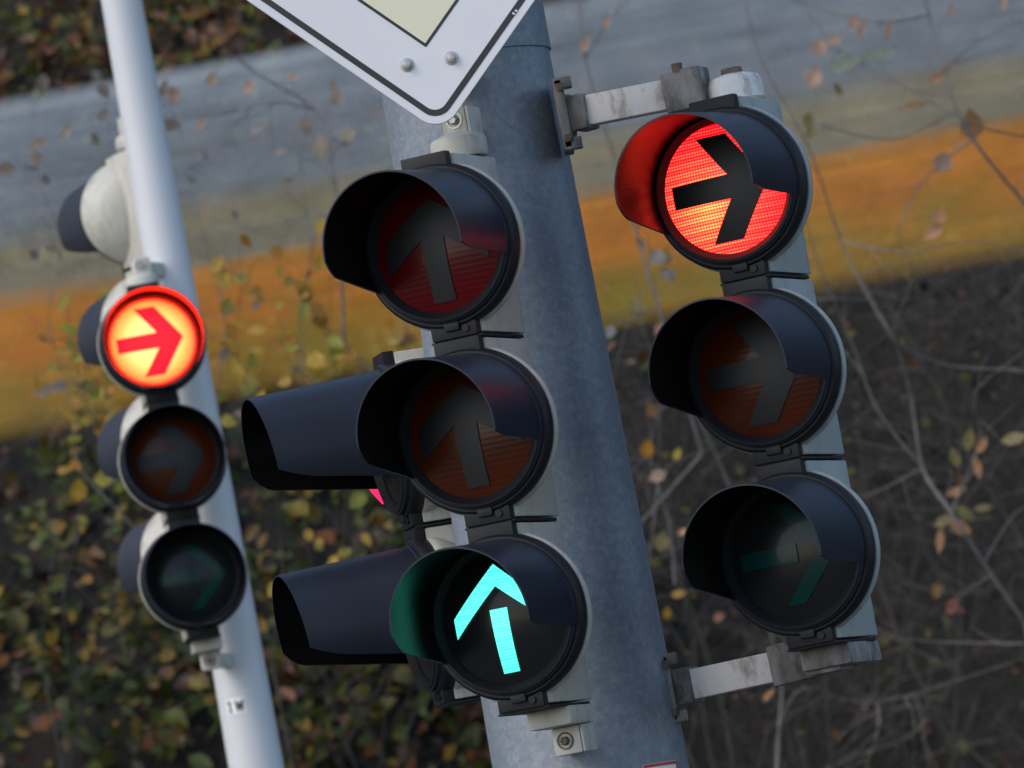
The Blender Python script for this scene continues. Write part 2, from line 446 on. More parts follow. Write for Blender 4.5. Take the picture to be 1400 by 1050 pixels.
def wrap(bm, polys, base, rfun, ang0, z0, off):
    """flat polygons (metres: across, up) laid round a pole's surface facing angle ang0"""
    for poly in polys:
        vs = []
        for (a, z) in poly:
            r = rfun(z0 + z) + off; t = ang0 + a / r
            vs.append(bm.verts.new((r * math.cos(t), r * math.sin(t), z0 + z)))
        bm.faces.new(vs)
def rect(x0, z0, x1, z1, n=8):
    return [[(x0 + (x1 - x0) * i / n, z0), (x0 + (x1 - x0) * (i + 1) / n, z0), (x0 + (x1 - x0) * (i + 1) / n, z1), (x0 + (x1 - x0) * i / n, z1)] for i in range(n)]
def stroke(a, b, t):
    a = Vector(a); b = Vector(b); d = (b - a).normalized(); nrm = Vector((-d.y, d.x)) * t / 2
    return [tuple(a - nrm), tuple(b - nrm), tuple(b + nrm), tuple(a + nrm)]
zs = P(326, 968, DS).z
ctr = P(326, 968, DS - .05); a0 = math.atan2(ctr.y - SP.y, ctr.x - SP.x)
a0 = -math.pi / 2 + math.asin(max(-1, min(1, (ctr.x - SP.x) / rs(zs)))) - R(2.3)
bm = bmesh.new(); wrap(bm, rect(-.0215, -.0155, .0215, .0165), SP, rs, a0, zs, .0006)
st = obj('sticker', bm, M['sticker'], slim, label='small white sticker reading 1W')
bm = bmesh.new()
t = .0038; L1 = [stroke((-.0095, -.0085), (-.0095, .009), t), stroke((-.0125, -.0085), (-.0065, -.0085), t * .7), stroke((-.0135, .0055), (-.0092, .009), t * .8)]
W = [(.0015, .009), (.0045, -.0085), (.0080, .006), (.0115, -.0085), (.0145, .009)]
L1 += [stroke(W[i], W[i + 1], t * .85) for i in range(4)]
for i_, pl in enumerate(L1): wrap(bm, [[(a_ * 1.25 - .0014, z_ * 1.3) for a_, z_ in pl]], SP, rs, a0, zs, .0012 + i_ * .00012)
obj('lettering', bm, M['ink'], st)

# partly visible sticker low on the thick pole: white, red edge, small dark print
zs2 = P(905, 1046, DP - .1).z - .075
ctr = P(905, 1046, DP - .1); a2 = -math.pi / 2 + math.asin(min(1, (ctr.x - BP.x) / rr(zs2)))
bm = bmesh.new(); wrap(bm, rect(-.034, -.08, .034, .078, 10), BP, rr, a2, zs2, .0008)
st2 = obj('sticker', bm, M['sticker'], big, label='white sticker with a red border')
bm = bmesh.new(); wrap(bm, rect(-.0335, .073, .0335, .0775, 10), BP, rr, a2, zs2, .0014)
wrap(bm, rect(-.0335, -.0775, -.0305, .073, 2) + rect(.0305, -.0775, .0335, .073, 2), BP, rr, a2, zs2, .0014); obj('border', bm, M['redink'], st2)

# ------------------------------------------------------------------ arms of the right-hand head
def loc_in(root, p):      # world -> local of a Z-rotated empty
    q = Matrix.Rotation(-root.rotation_euler.z, 4, 'Z')
    return q @ (Vector(p) - root.location)
def arm_set(root, plate, blk, tube_a, tube_b, joint_b, cap_b, plate_h, under):
    L = lambda a: loc_in(root, P(*a))
    bm = bmesh.new(); beam(bm, L(tube_b), L(joint_b), .050, .056, .005)
    br = obj('bracket', bm, M['cast'], root)
    bm = bmesh.new(); beam(bm, L(tube_a), L(tube_b), .030, .041, .002, .004); obj('arm', bm, M['arm'], br)
    bm = bmesh.new(); beam(bm, L(blk), L(tube_a), .046, .049, .004); obj('arm_socket', bm, M['cast'], br)
    c = L(plate); bm = bmesh.new()
    q = Matrix.Rotation(-root.rotation_euler.z, 3, 'Z')
    box(bm, c, (.014, .080, plate_h), .003, q); box(bm, c + q @ Vector((.010, 0, 0)), (.010, .05, plate_h * .55), .003, q)
    for s in (-1, 1):
        box(bm, c + q @ Vector((.006, -.03, s * plate_h * .43)), (.026, .020, .016), .002, q)
    obj('clamp', bm, M['cast'], br)
    for s in (-1, 1):
        bm = bmesh.new(); lathe(bm, [(0, -.01), (.006, -.01), (.006, .0), (0, 0)], 6, Matrix.Translation(c + q @ Vector((.004, -.042, s * plate_h * .36))))
        obj('bolt', bm, M['rust'], br)
    bm = bmesh.new(); lathe(bm, [(0, -.006), (.008, -.006), (.008, .006), (0, .006)], 6, Matrix.Translation(L(joint_b) + Vector((-.03, -.02, .030))) @ ZUP)
    obj('bolt', bm, M['rust'], br)
    return br
top_arm = arm_set(sig_right, (770, 160, 9.30), (786, 157, 9.29), (808, 151, 9.28), (914, 130, 9.25), (966, 117, 9.23), None, .098, False)
bot_arm = arm_set(sig_right, (914, 943, 9.32), (930, 940, 9.31), (952, 935, 9.30), (1062, 911, 9.26), (1118, 897, 9.23), None, .092, True)
# rounded cap over the top end and saddle under the bottom end of the column
bm = bmesh.new()
vlathe(bm, [(0, -.004), (.034, -.004), (.038, .000), (.0385, .022), (.034, .032), (.018, .037), (0, .038)], (0, .085, PITCHZ * 3))
obj('end_cap', bm, M['arm'], sig_right)
bm = bmesh.new(); box(bm, (-.002, .088, PITCHZ * 3 + .040), (.026, .018, .014), .003); obj('cap_nut', bm, M['rust'], sig_right)
bm = bmesh.new(); box(bm, (0, .09, -.016), (.074, .120, .030), .006); box(bm, (-.01, .075, -.030), (.05, .07, .014), .004); obj('end_cap', bm, M['cast'], sig_right)

# arms hidden behind the other heads tie them to their poles
def tie(root, z, target, mt='cream', h=.03):
    bm = bmesh.new(); b_ = loc_in(root, (target.x, target.y, root.location.z + z)); a_ = Vector((0, .105, z))
    d = (b_ - a_); d.normalize()
    beam(bm, a_, b_ , .024, h, .002); obj('mounting_arm', bm, M[mt], root)
for root, tgt in ((sig_mid, BP), (sig_side, BP), (sig_left, SP), (sig_rear, SP)):
    n = len([c for c in root.children if c.name.startswith('signal_chamber')])
    tie(root, PITCHZ * n + .045, tgt); tie(root, -.045, tgt)

# ------------------------------------------------------------------ priority road sign
SD = 8.93
S0 = P(604, 184, SD)                                   # lower corner
sign = empty('road_sign', S0, R(-2), label='white diamond road sign with faded yellow centre and black outline on the thick pole', cat='road sign')
SIDE = .63
def diamond(bm, inset, y, rc, th, n=10, tip=0.0):
    """square on its corner; lower corner of the outer square is the local origin; inset in metres from each edge"""
    h = SIDE / math.sqrt(2); c = Vector((0, 0, h)); k = SIDE / 2 - inset
    pts = []
    for q in range(4):
        ang = R(-90 + 90 * q)
        cor = Vector((math.cos(ang), math.sin(ang))) * (k * math.sqrt(2) - rc * math.sqrt(2))
        for i in range(n + 1):
            a = ang - R(45) + R(90) * i / n
            pts.append(Vector((cor.x + rc * math.cos(a), 0, cor.y + rc * math.sin(a))))
    tl = [bm.verts.new((p.x, y - th, p.z + h)) for p in pts]; bt = [bm.verts.new((p.x, y, p.z + h)) for p in pts]
    bm.faces.new(tl); bm.faces.new(bt[::-1])
    for i in range(len(pts)):
        j = (i + 1) % len(pts); bm.faces.new((tl[i], bt[i], bt[j], tl[j]))
for nm, ins, y, rc, th, mt in (('plate', 0, 0, .034, .003, 'alu'), ('edge_band', .0007, -.003, .033, .0005, 'white'), ('black_outline', .0105, -.0035, .024, .0004, 'ink'),
                               ('white_field', .0185, -.0039, .017, .0004, 'white'), ('inner_outline', .0825, -.0043, .002, .0004, 'ink'), ('yellow_field', .0865, -.0047, .001, .0004, 'yellow')):
    bm = bmesh.new(); diamond(bm, ins, y, max(rc, .0012), th); obj(nm, bm, M[mt], sign, 25)
for (bx, by) in ((556, 88), (617, 79)):
    q = loc_in(sign, P(bx, by, SD)); bm = bmesh.new()
    lathe(bm, [(0, -.0125), (.0045, -.0115), (.0062, -.0085), (.0065, -.0055), (.0095, -.005), (.0095, -.0035)], 24, Matrix.Translation((q.x, 0, q.z)))
    obj('bolt', bm, M['steel'], sign)
bm = bmesh.new(); q = loc_in(sign, P(702, 18, SD)); 
for dx, dz in ((0, 0), (.004, .003)): box(bm, (q.x + dx, -.0047, q.z + dz), (.0035, .0006, .0025), 0, Matrix.Rotation(R(40), 3, 'Y'))
obj('chip', bm, M['white'], sign)
bm = bmesh.new(); zt = loc_in(sign, P(620, 60, SD)).z
box(bm, (.03, .03, zt), (.12, .025, .03), .003); tgt = loc_in(sign, (BP.x, BP.y, sign.location.z + zt)); beam(bm, (tgt.x * .6, .03, zt), (tgt.x, tgt.y, zt), .03, .028)
obj('sign_bracket', bm, M['alu'], sign)

# ------------------------------------------------------------------ ground and bank
def bank_y(x, z):
    return 21.4 + z * .42 + .35 * noise.noise(Vector((x * .35, z * .4, 3.1))) + .10 * noise.noise(Vector((x * 1.7, z * 1.9, 8.2)))
m, nt, b = mat('dark_bank_soil'); co = coords(nt)
f = noise_(nt, co, 3.0, 8, .65); f2 = noise_(nt, co, 26, 5, .7)
r = ramp(nt, math_(nt, 'ADD', math_(nt, 'MULTIPLY', f, .5), math_(nt, 'MULTIPLY', f2, .5)), [(.38, (.009, .009, .007)), (.5, (.019, .017, .013)), (.62, (.034, .027, .019))])
nt.links.new(r.outputs[0], b.inputs['Base Color']); b.inputs['Roughness'].default_value = .9; bump(nt, f2, b, .8, .03); M['soil'] = m
m, nt, b = mat('asphalt_and_verge'); co = coords(nt); f = noise_(nt, co, 40, 6, .7)
r = ramp(nt, f, [(.35, (.035, .036, .037)), (.65, (.07, .07, .07))]); nt.links.new(r.outputs[0], b.inputs['Base Color']); b.inputs['Roughness'].default_value = .9; M['asphalt'] = m
bm = bmesh.new()
g = [bm.verts.new(p) for p in ((-400, -400, 0), (400, -400, 0), (400, 21.6, 0), (-400, 21.6, 0))]; bm.faces.new(g)
tag(obj('ground', bm, M['asphalt'], smooth=None), kind='structure')
bm = bmesh.new(); nx, nz = 260, 90; G = []
for j in range(nz + 1):
    z = -.6 + 12.6 * (j / nz); row = []
    for i in range(nx + 1):
        u = i / nx * 2 - 1; x = 45 * (abs(u) ** 1.8) * (1 if u > 0 else -1)
        row.append(bm.verts.new((x, bank_y(x, z), z)))
    G.append(row)
for j in range(nz):
    for i in range(nx): bm.faces.new((G[j][i], G[j][i + 1], G[j + 1][i + 1], G[j + 1][i]))
tag(obj('hillside', bm, M['soil'], smooth=180), kind='structure')

# ------------------------------------------------------------------ leaves
m, nt, b = mat('autumn_leaf'); at = nt.nodes.new('ShaderNodeAttribute'); at.attribute_name = 'tint'
f = noise_(nt, coords(nt), 60, 3); r = ramp(nt, f, [(.3, .48), (.7, .86)])
mx = N(nt, 'ShaderNodeMixRGB', blend_type='MULTIPLY'); mx.inputs[0].default_value = 1
nt.links.new(at.outputs['Color'], mx.inputs[1]); nt.links.new(r.outputs[0], mx.inputs[2])
nt.links.new(mx.outputs[0], b.inputs['Base Color']); b.inputs['Roughness'].default_value = .55
tr = nt.nodes.new('ShaderNodeBsdfTranslucent'); nt.links.new(mx.outputs[0], tr.inputs[0])
ms = nt.nodes.new('ShaderNodeMixShader'); ms.inputs[0].default_value = .25
nt.links.new(b.outputs[0], ms.inputs[1]); nt.links.new(tr.outputs[0], ms.inputs[2])
nt.links.new(ms.outputs[0], nt.nodes['Material Output'].inputs[0]); M['leaf'] = m
M['bark'] = plastic('pale_twig_bark', (.11, .10, .09), (.19, .175, .16), .8, 30)
M['bark_dead'] = plastic('dead_stem_bark', (.035, .03, .024), (.14, .12, .10), .85, 3)
M['bark_dark'] = plastic('dark_twig_bark', (.03, .028, .024), (.065, .06, .055), .8, 30)

class Leaves:
    def __init__(s): s.v = []; s.f = []; s.c = []
    def add(s, p, d, up, size, col, wd=.62, fold=.18):
        d = d.normalized(); sd_ = d.cross(up)
        if sd_.length < .1: sd_ = d.cross(Vector((1, 0, .3)))
        sd_.normalize(); nn = sd_.cross(d).normalized()
        i = len(s.v); w_ = size * wd / 2; curl = random.uniform(-.25, .25) * size
        P0 = [p, p + d * size * .28 + sd_ * w_ * .85 + nn * fold * w_, p + d * size * .62 + sd_ * w_ * .8 + nn * (fold * w_ + curl * .4), p + d * size + nn * curl,
              p + d * size * .62 - sd_ * w_ * .8 + nn * (fold * w_ + curl * .4), p + d * size * .28 - sd_ * w_ * .85 + nn * fold * w_, p + d * size * .45 + nn * curl * .2]
        s.v += P0
        for a, b_ in ((0, 1), (1, 2), (2, 3), (3, 4), (4, 5), (5, 0)):
            s.f.append((i + 6, i + a, i + b_)); s.c.append(col)
    def build(s, name, parent=None, material='leaf'):
        me = bpy.data.meshes.new(name); me.from_pydata([tuple(v) for v in s.v], [], s.f)
        at = me.attributes.new('tint', 'FLOAT_COLOR', 'FACE')
        buf = []
        for c in s.c: buf += [c[0], c[1], c[2], 1]
        at.data.foreach_set('color', buf)
        me.materials.append(M[material])
        o = bpy.data.objects.new(name, me); COL.objects.link(o)
        if parent: o.parent = parent
        return o
GREEN = [(.08, .12, .016), (.11, .14, .018), (.06, .095, .02), (.15, .155, .02), (.08, .11, .03)]
YELL = [(.28, .21, .026), (.34, .22, .028), (.22, .18, .026), (.30, .17, .018)]
ORNG = [(.24, .085, .016), (.20, .06, .014), (.26, .11, .03), (.18, .07, .025)]
BROWN = [(.05, .03, .018), (.075, .042, .026), (.035, .022, .014), (.095, .055, .036)]
PEACH = [(.52, .28, .17), (.46, .22, .12), (.5, .32, .2), (.42, .2, .14)]
def pick(ws):
    fam = random.choices((GREEN, YELL, ORNG, BROWN, PEACH), ws)[0]; c = random.choice(fam); k = random.uniform(.65, 1.3)
    return tuple(x * k for x in c)
def rdir(front=.6):
    return Vector((random.uniform(-1, 1), random.uniform(-1, front - .6), random.uniform(-1, .6))).normalized()

LV = Leaves()
def cover(n, x0, x1, z0, z1):
    for _ in range(n):
        x = random.uniform(x0, x1); z = random.uniform(z0, z1)
        dens = .5 + .9 * noise.noise(Vector((x * 1.4, z * 1.6, 11))) + .35 * noise.noise(Vector((x * 5, z * 5, 5)))
        left = max(0, min(1, (.45 - x) / .8))
        hi = max(0, min(1, (z - 3.9) / .5))
        lim = .30 + .62 * left + .2 * hi * left
        if random.random() > lim * max(.12, dens * 1.15): continue
        hue = noise.noise(Vector((x * 2.2, z * 2.2, 31)))
        if left > .5: ws = [4.2 - hue * 3, 1.2 + hue, .5 + max(0, hue * 2.5) + hi * 2.2, 1.5, .10 + hi * .15]
        else: ws = [2.2, .35, .3, 3.2, .15]
        y = bank_y(x, z) - abs(random.gauss(.02, .09))
        LV.add(Vector((x, y, z)), rdir(), Vector((random.uniform(-.5, .5), -1, random.uniform(0, 1.2))), random.choice((random.uniform(.035, .06), random.uniform(.06, .12))) * (1 if left > .3 else .55), pick(ws), random.uniform(.5, .85))
cover(34000, -3.2, 3.4, 1.0, 5.6)
cover(9000, -12, -3.2, .2, 7.5); cover(7000, 3.4, 12, .2, 7.5); cover(5000, -5, 5, 5.6, 9)
und = LV.build('undergrowth'); tag(und, 'low green yellow and orange autumn leaf cover on the dark bank', 'undergrowth', kind='stuff')

bm = bmesh.new()
for _ in range(2800):
    x = random.uniform(-.4, 2.6) if random.random() < .8 else random.uniform(-3, 8); z = random.uniform(1.0, 4.6)
    p = Vector((x, bank_y(x, z) - random.uniform(.0, .28), z)); dr = Vector((random.gauss(0, 1), random.gauss(0, .3), random.gauss(0, .8))).normalized()
    tw = [p.copy()]
    for k in range(5):
        dr = (dr + Vector((random.gauss(0, .22), random.gauss(0, .1), random.gauss(0, .22)))).normalized(); p = p + dr * random.uniform(.03, .11); tw.append(p.copy())
    r0 = random.uniform(.0012, .0032); tube(bm, tw, [r0 * (1 - .13 * k) for k in range(6)], 3)
tag(obj('dead_stems', bm, M['bark_dead'], None, 60), 'tangle of thin dead stems lying over the dark right part of the bank', 'dead stems', kind='stuff')

# ------------------------------------------------------------------ shrubs
def shrub(name, base, height, spread, nst, lab, cat, group, ws, nleaf, lsize=(.04, .08), twig=.0035, tips=True, lean=(0, 0), bark='bark', seed=0, sub=5):
    st = random.getstate(); random.seed(seed)
    root = empty(name, base, label=lab, cat=cat, group=group)
    bm = bmesh.new(); ends = []
    def grow(p, d, L, r, lvl):
        pts = [p.copy()]; n = 7
        curl = Vector((random.gauss(0, .10), random.gauss(0, .05), random.gauss(0, .05)))
        for i in range(n):
            d = (d + curl * .6 + Vector((random.gauss(0, .10), random.gauss(0, .07), random.gauss(0, .07)))).normalized()
            pts.append(pts[-1] + d * L / n)
            if lvl < 2 and i >= 1 and random.random() < sub / 8:
                nd = (d + Vector((random.choice((-1, 1)) * random.uniform(.5, 1.2), random.uniform(-.4, .3), random.uniform(-.5, .5)))).normalized()
                grow(pts[-1], nd, L * random.uniform(.35, .6), r * .6, lvl + 1)
            if lvl >= 1: ends.append((pts[-1].copy(), d.copy()))
        rad = [max(.0011, r * (1 - .75 * i / n)) for i in range(n + 1)]
        tube(bm, pts, rad, 5)
    for k in range(nst):
        d = Vector((random.uniform(-1, 1) * spread + lean[0], random.uniform(-.25, .05), 1)).normalized()
        grow(Vector((random.uniform(-.08, .08), 0, 0)), d, height * random.uniform(.8, 1.1), twig * random.uniform(.8, 1.5), 0)
    obj('branches', bm, M[bark], root, 60)
    lv = Leaves()
    for _ in range(nleaf):
        p, d = random.choice(ends)
        lv.add(p + Vector((random.gauss(0, .01), random.gauss(0, .01), random.gauss(0, .01))), rdir() + d * .4, Vector((random.uniform(-.5, .5), -1, random.uniform(-.3, 1))), random.uniform(*lsize), pick(ws), random.uniform(.4, .75))
    if nleaf: lv.build('leaves', root)
    random.setstate(st); return root
def bank_pt(px, py, off=0.0):
    """point of the bank along the sight line of a pixel, moved off metres towards the road"""
    d = 21.5
    for _ in range(12):
        p = P(px, py, d); d += (bank_y(p.x, p.z) - p.y)
    p = P(px, py, d); return Vector((p.x, p.y - off, p.z))
G1 = 'bare shrubs on the right of the bank'
B_ = [
 (1330, 1180, 1.9, .25, 3, 'bare twiggy shrub at the right edge with a cluster of orange leaves', 14, 11, .55),
 (1130, 1150, 1.7, .35, 3, 'bare twiggy shrub behind the lower arm of the red right arrow light', 14, 5, .45),
 (980, 1120, 1.6, .3, 3, 'thin bare shrub between the thick pole and the dark right arrow light', 18, 23, .35),
 (1450, 900, 2.2, .5, 4, 'leaning pale shrub rising past the upper right corner', 16, 44, .5),
]
for (px_, py_, h_, sp_, ns_, lab, nl, sd_, off) in B_:
    shrub('bare_shrub', bank_pt(px_, py_, off), h_, sp_, ns_, lab, 'shrub', G1, [1.2, 1, 2, 2, .6], nl, (.04, .07), .006, seed=sd_, bark='bark_dark', lean=(-.15, 0))
G2 = 'leafy bushes on the left of the bank'
for (px_, py_, h_, sp_, ns_, lab, nl, sd_, ws) in [
 (60, 330, .75, .6, 6, 'autumn bush with orange and green leaves left of the slim pole top', 420, 3, [2, .8, 1.8, 1.0, .2]),
 (330, 330, .75, .6, 6, 'autumn bush with russet leaves between the slim pole and the diamond sign', 420, 31, [1.3, .9, 2.6, 1.0, .5]),
 (60, 1200, .95, .5, 6, 'low green and yellow bush below the cream signal, at the lower left corner', 360, 8, [3, 1.4, .5, 1, .1]),
 (520, 1180, .95, .5, 6, 'low olive bush between the slim pole and the two long visors', 360, 9, [2.4, 1.9, .8, .8, .1])]:
    shrub('leafy_bush', bank_pt(px_, py_, .3), h_, sp_, ns_, lab, 'bush', G2, ws, nl, (.04, .08), .005, seed=sd_, bark='bark_dark')

# ------------------------------------------------------------------ added translucent sheet for the motion-blur ghost band before the bank
SC_D = 19.2
pt, pbm = P(0, 130, SC_D), P(0, 612, SC_D)
ZT = (P(0, 128, SC_D).z + P(430, 50, SC_D).z) / 2; ZB = (P(0, 612, SC_D).z + P(1300, 372, SC_D).z) / 2
SH = ZT - ZB
SY = P(700, 300, SC_D).y
ghost = empty('ghost_band', (0, SY, 0), label='see-through sheet standing in for a blurred ghost image, slate blue, tan and orange, before the leafy bank', cat='ghost band')
m, nt, b = mat('ghost_band_blur'); co = coords(nt)  # smeared ghost image put into colour and transparency
sp = N(nt, 'ShaderNodeSeparateXYZ'); nt.links.new(co, sp.inputs[0])
wob = noise_(nt, mapped(nt, co, (.35, .1, 5)), 2.0, 6, .6)
tcoord = math_(nt, 'SUBTRACT', 1.0, math_(nt, 'DIVIDE', sp.outputs[2], SH))
tw = math_(nt, 'ADD', tcoord, math_(nt, 'MULTIPLY', math_(nt, 'SUBTRACT', wob, .5), .16))
r = ramp(nt, tw, [(0, (.50, .57, .62)), (.10, (.34, .40, .45)), (.38, (.33, .37, .40)), (.46, (.44, .38, .23)), (.56, (.42, .38, .26)), (.615, (.86, .34, .035)), (.76, (.88, .29, .022)), (.85, (.76, .37, .03)), (.94, (.70, .37, .03)), (1.0, (.7, .34, .03))])
stre = noise_(nt, mapped(nt, co, (.5, .1, 30)), 1.5, 5, .6)
rs_ = ramp(nt, stre, [(.3, .82), (.7, 1.15)])
mx = N(nt, 'ShaderNodeMixRGB', blend_type='MULTIPLY'); mx.inputs[0].default_value = 1
nt.links.new(r.outputs[0], mx.inputs[1]); nt.links.new(rs_.outputs[0], mx.inputs[2])
bl = noise_(nt, mapped(nt, co, (.7, 1, 1.6)), 7, 3, .55)
blr = ramp(nt, bl, [(.30, (.74, .76, .76)), (.5, (1, 1, 1)), (.68, (1.22, 1.18, 1.12))])
mx2 = N(nt, 'ShaderNodeMixRGB', blend_type='MULTIPLY'); mx2.inputs[0].default_value = .85
nt.links.new(mx.outputs[0], mx2.inputs[1]); nt.links.new(blr.outputs[0], mx2.inputs[2])
# greener cast in patches of the lowest band
gn = noise_(nt, co, 5, 5, .6); gm = ramp(nt, gn, [(.42, 0), (.62, 1)]); lowm = ramp(nt, tcoord, [(.66, 0), (.80, 1)])
mx3 = N(nt, 'ShaderNodeMixRGB'); nt.links.new(math_(nt, 'MULTIPLY', math_(nt, 'MULTIPLY', gm.outputs[0], lowm.outputs[0]), .5), mx3.inputs[0])
nt.links.new(mx2.outputs[0], mx3.inputs[1]); mx3.inputs[2].default_value = (.40, .38, .035, 1)
nt.links.new(mx3.outputs[0], b.inputs['Base Color']); b.inputs['Roughness'].default_value = .7
al = ramp(nt, tcoord, [(0, 0), (.045, .42), (.4, .38), (.6, .39), (.7, .38), (.82, .32), (.93, .27), (1.0, 0)])
am = math_(nt, 'MULTIPLY', al.outputs[0], 1.0)
tr = nt.nodes.new('ShaderNodeBsdfTransparent'); ms = nt.nodes.new('ShaderNodeMixShader')
nt.links.new(am, ms.inputs[0]); nt.links.new(tr.outputs[0], ms.inputs[1]); nt.links.new(b.outputs[0], ms.inputs[2])
nt.links.new(ms.outputs[0], nt.nodes['Material Output'].inputs[0]); M['screen'] = m
bm = bmesh.new(); box(bm, (0, 0, SH / 2), (9.0, .012, SH))
obj('band_sheet', bm, M['screen'], ghost, loc=(0, 0, ZB))
for x in (-4.56, 4.56):
    bm = bmesh.new(); box(bm, (x, 0, (ZT + .1) / 2), (.1, .12, ZT + .1), .004); obj('added_post', bm, M['added_post'], ghost)  # posts added out of view to carry the stand-in sheet
# thin pale wire standing in for the blur's light line along the tan band
bm = bmesh.new(); zw = (P(60, 368, SC_D - .03).z + P(1230, 140, SC_D - .03).z) / 2
tube(bm, [(-4.5, -.03, zw), (0, -.03, zw - .004), (4.5, -.03, zw)], .0013, 6); obj('band_streak', bm, M['cast'], ghost)

# shrub standing on this side of the ghost band, its pale twigs crossing the bands
def twig_plant(name, lines, leaves, d, lab, group, root_px=None, bark='bark', thin=1.0):
    p0 = P(lines[0][0][0], lines[0][0][1], d); base = P(*root_px, d) if root_px else p0
    root = empty(name, Vector((base.x, base.y, 0)), label=lab, cat='shrub', group=group)
    O = root.location; bm = bmesh.new()
    k0 = base.z + .15 if root_px else p0.z * .5; k0 = min(k0, p0.z - .1)
    tube(bm, [Vector((.0, .0, 0)), Vector((.0 if root_px else .03, .02, k0)), p0 - O], [.010 * thin, .007 * thin, .0035], 7)
    allp = []
    for ln in lines:
        pts = [P(x, y, d + .08 * math.sin(x * .03 + y * .05)) - O for x, y in ln]
        # smooth by Catmull-Rom
        sm = []
        for i in range(len(pts) - 1):
            a, b_, c, e = pts[max(i - 1, 0)], pts[i], pts[i + 1], pts[min(i + 2, len(pts) - 1)]
            for k in range(5):
                t = k / 5
                sm.append(.5 * ((2 * b_) + (c - a) * t + (2 * a - 5 * b_ + 4 * c - e) * t * t + (3 * b_ - a - 3 * c + e) * t ** 3))
        sm.append(pts[-1])
        r0 = ln_r(ln) * thin
        tube(bm, sm, [r0 * (1 - .65 * i / len(sm)) for i in range(len(sm))], 5)
        allp += sm
        for k in range(2, len(sm) - 1, 3):
            if random.random() < .6:
                dr = (sm[k + 1] - sm[k]).normalized(); nd = (dr + Vector((random.uniform(-1, 1), random.uniform(-.5, .3), random.uniform(-.7, .7)))).normalized()
                q = sm[k].copy(); tw = [q.copy()]
                for _ in range(5):
                    nd = (nd + Vector((random.gauss(0, .15), random.gauss(0, .1), random.gauss(0, .15)))).normalized(); q = q + nd * random.uniform(.02, .05); tw.append(q.copy())
                tube(bm, tw, [.0016, .0014, .0012, .001, .0009, .0007], 4)
    for (x, y, s_, ang, wd, c) in leaves:
        dd = (RC * math.cos(R(ang)) + UC * math.sin(R(ang))).normalized()
        q = P(x, y, d - .02) - O - dd * (s_ / FPX * d) * .5
        n_ = min(allp, key=lambda v: (v - q).length); mid = (q + n_) / 2 + Vector((0, 0, .012))
        tube(bm, [n_, mid, q], [.0014, .0011, .0008], 4)
    obj('branches', bm, M[bark], root, 60)
    lv = Leaves()
    for (x, y, s, ang, wd, c) in leaves:
        dd = (RC * math.cos(R(ang)) + UC * math.sin(R(ang)) - F * random.uniform(-.2, .3)).normalized()
        sz = s / FPX * d
        lv.add(P(x, y, d - .02) - O - dd * sz * .5, dd, -F + UC * .4 , sz, c, wd, .1)
    lv.build('leaves', root)
def ln_r(ln): return .0052 if len(ln) >= 6 else .0030
PK = (.56, .36, .26); PO = (.55, .28, .12); GR = (.25, .30, .22); OL = (.32, .26, .10)
G3 = 'pale twig shrubs this side of the banded screen'
twig_plant('twig_shrub',
 [[(1400, 850), (1345, 770), (1300, 700), (1262, 640), (1245, 540), (1225, 470), (1190, 410), (1150, 330), (1105, 200), (1040, 80), (1010, -40)],
  [(1262, 640), (1200, 560), (1165, 470), (1110, 330), (1080, 200)],
  [(1150, 330), (1240, 345), (1320, 330), (1420, 345)], [(1190, 410), (1140, 408), (1095, 410)], [(1225, 470), (1300, 500), (1420, 505)],
  [(1300, 700), (1340, 600), (1330, 540), (1400, 480)], [(1345, 770), (1390, 700), (1440, 690)], [(1262, 640), (1180, 680), (1120, 690)]],
 [(1325, 600, 34, 80, .55, OL), (1305, 625, 30, 110, .6, OL), (1342, 608, 26, 60, .6, PO), (1336, 640, 34, -80, .4, PO), (1308, 672, 30, 20, .5, PO), (1318, 700, 36, 140, .5, OL), (1290, 712, 30, 200, .6, OL), (1285, 740, 38, -95, .35, PO), (1312, 722, 34, -30, .7, PO), (1345, 694, 30, 10, .45, OL), (1388, 600, 40, 10, .5, OL), (1302, 828, 30, 60, .6, (.3, .1, .06)), (1310, 832, 26, -20, .5, (.3, .1, .06))],
 18.3, 'pale bare shrub whose long curved stem climbs right of the dark green signal', G3)
twig_plant('twig_shrub',
 [[(1420, 300), (1330, 190), (1290, 100), (1270, 20), (1250, -60), (1240, -120)],
  [(1420, 190), (1330, 170), (1240, 120), (1150, 70), (1100, 10)], [(1290, 100), (1330, 60), (1420, 20)],
  [(1310, 150), (1220, 190), (1120, 170)], [(1270, 20), (1200, 30), (1100, 5), (1050, -20)], [(1330, 190), (1260, 250), (1230, 330), (1290, 400)]],
 [(1328, 170, 46, 100, .85, PO), (1290, 221, 34, 70, .95, PK), (1284, 296, 26, 80, .9, PO), (1275, 318, 34, 210, .6, PO), (1285, 102, 48, 40, .3, PO), (1252, 142, 42, 15, .25, PO), (1120, 64, 28, 80, .95, PK), (1142, 55, 26, 20, .6, PK), (1112, 104, 34, 75, .9, PK), (1200, 75, 60, 15, .35, GR), (1155, 88, 52, 20, .5, GR), (1215, 40, 40, 70, .2, PK), (1180, 38, 34, 60, .25, PK), (1168, 30, 24, 80, .8, PK), (1105, 165, 26, 85, .7, OL), (1108, 182, 20, 80, .8, OL), (1145, 122, 24, 120, .5, OL), (1315, 197, 26, 10, .4, PO), (1300, 12, 26, 70, .3, PK), (1372, 5, 24, 80, .4, PK)],
 17.9, 'pale twig shrub with round peach leaves in the upper right corner', G3)
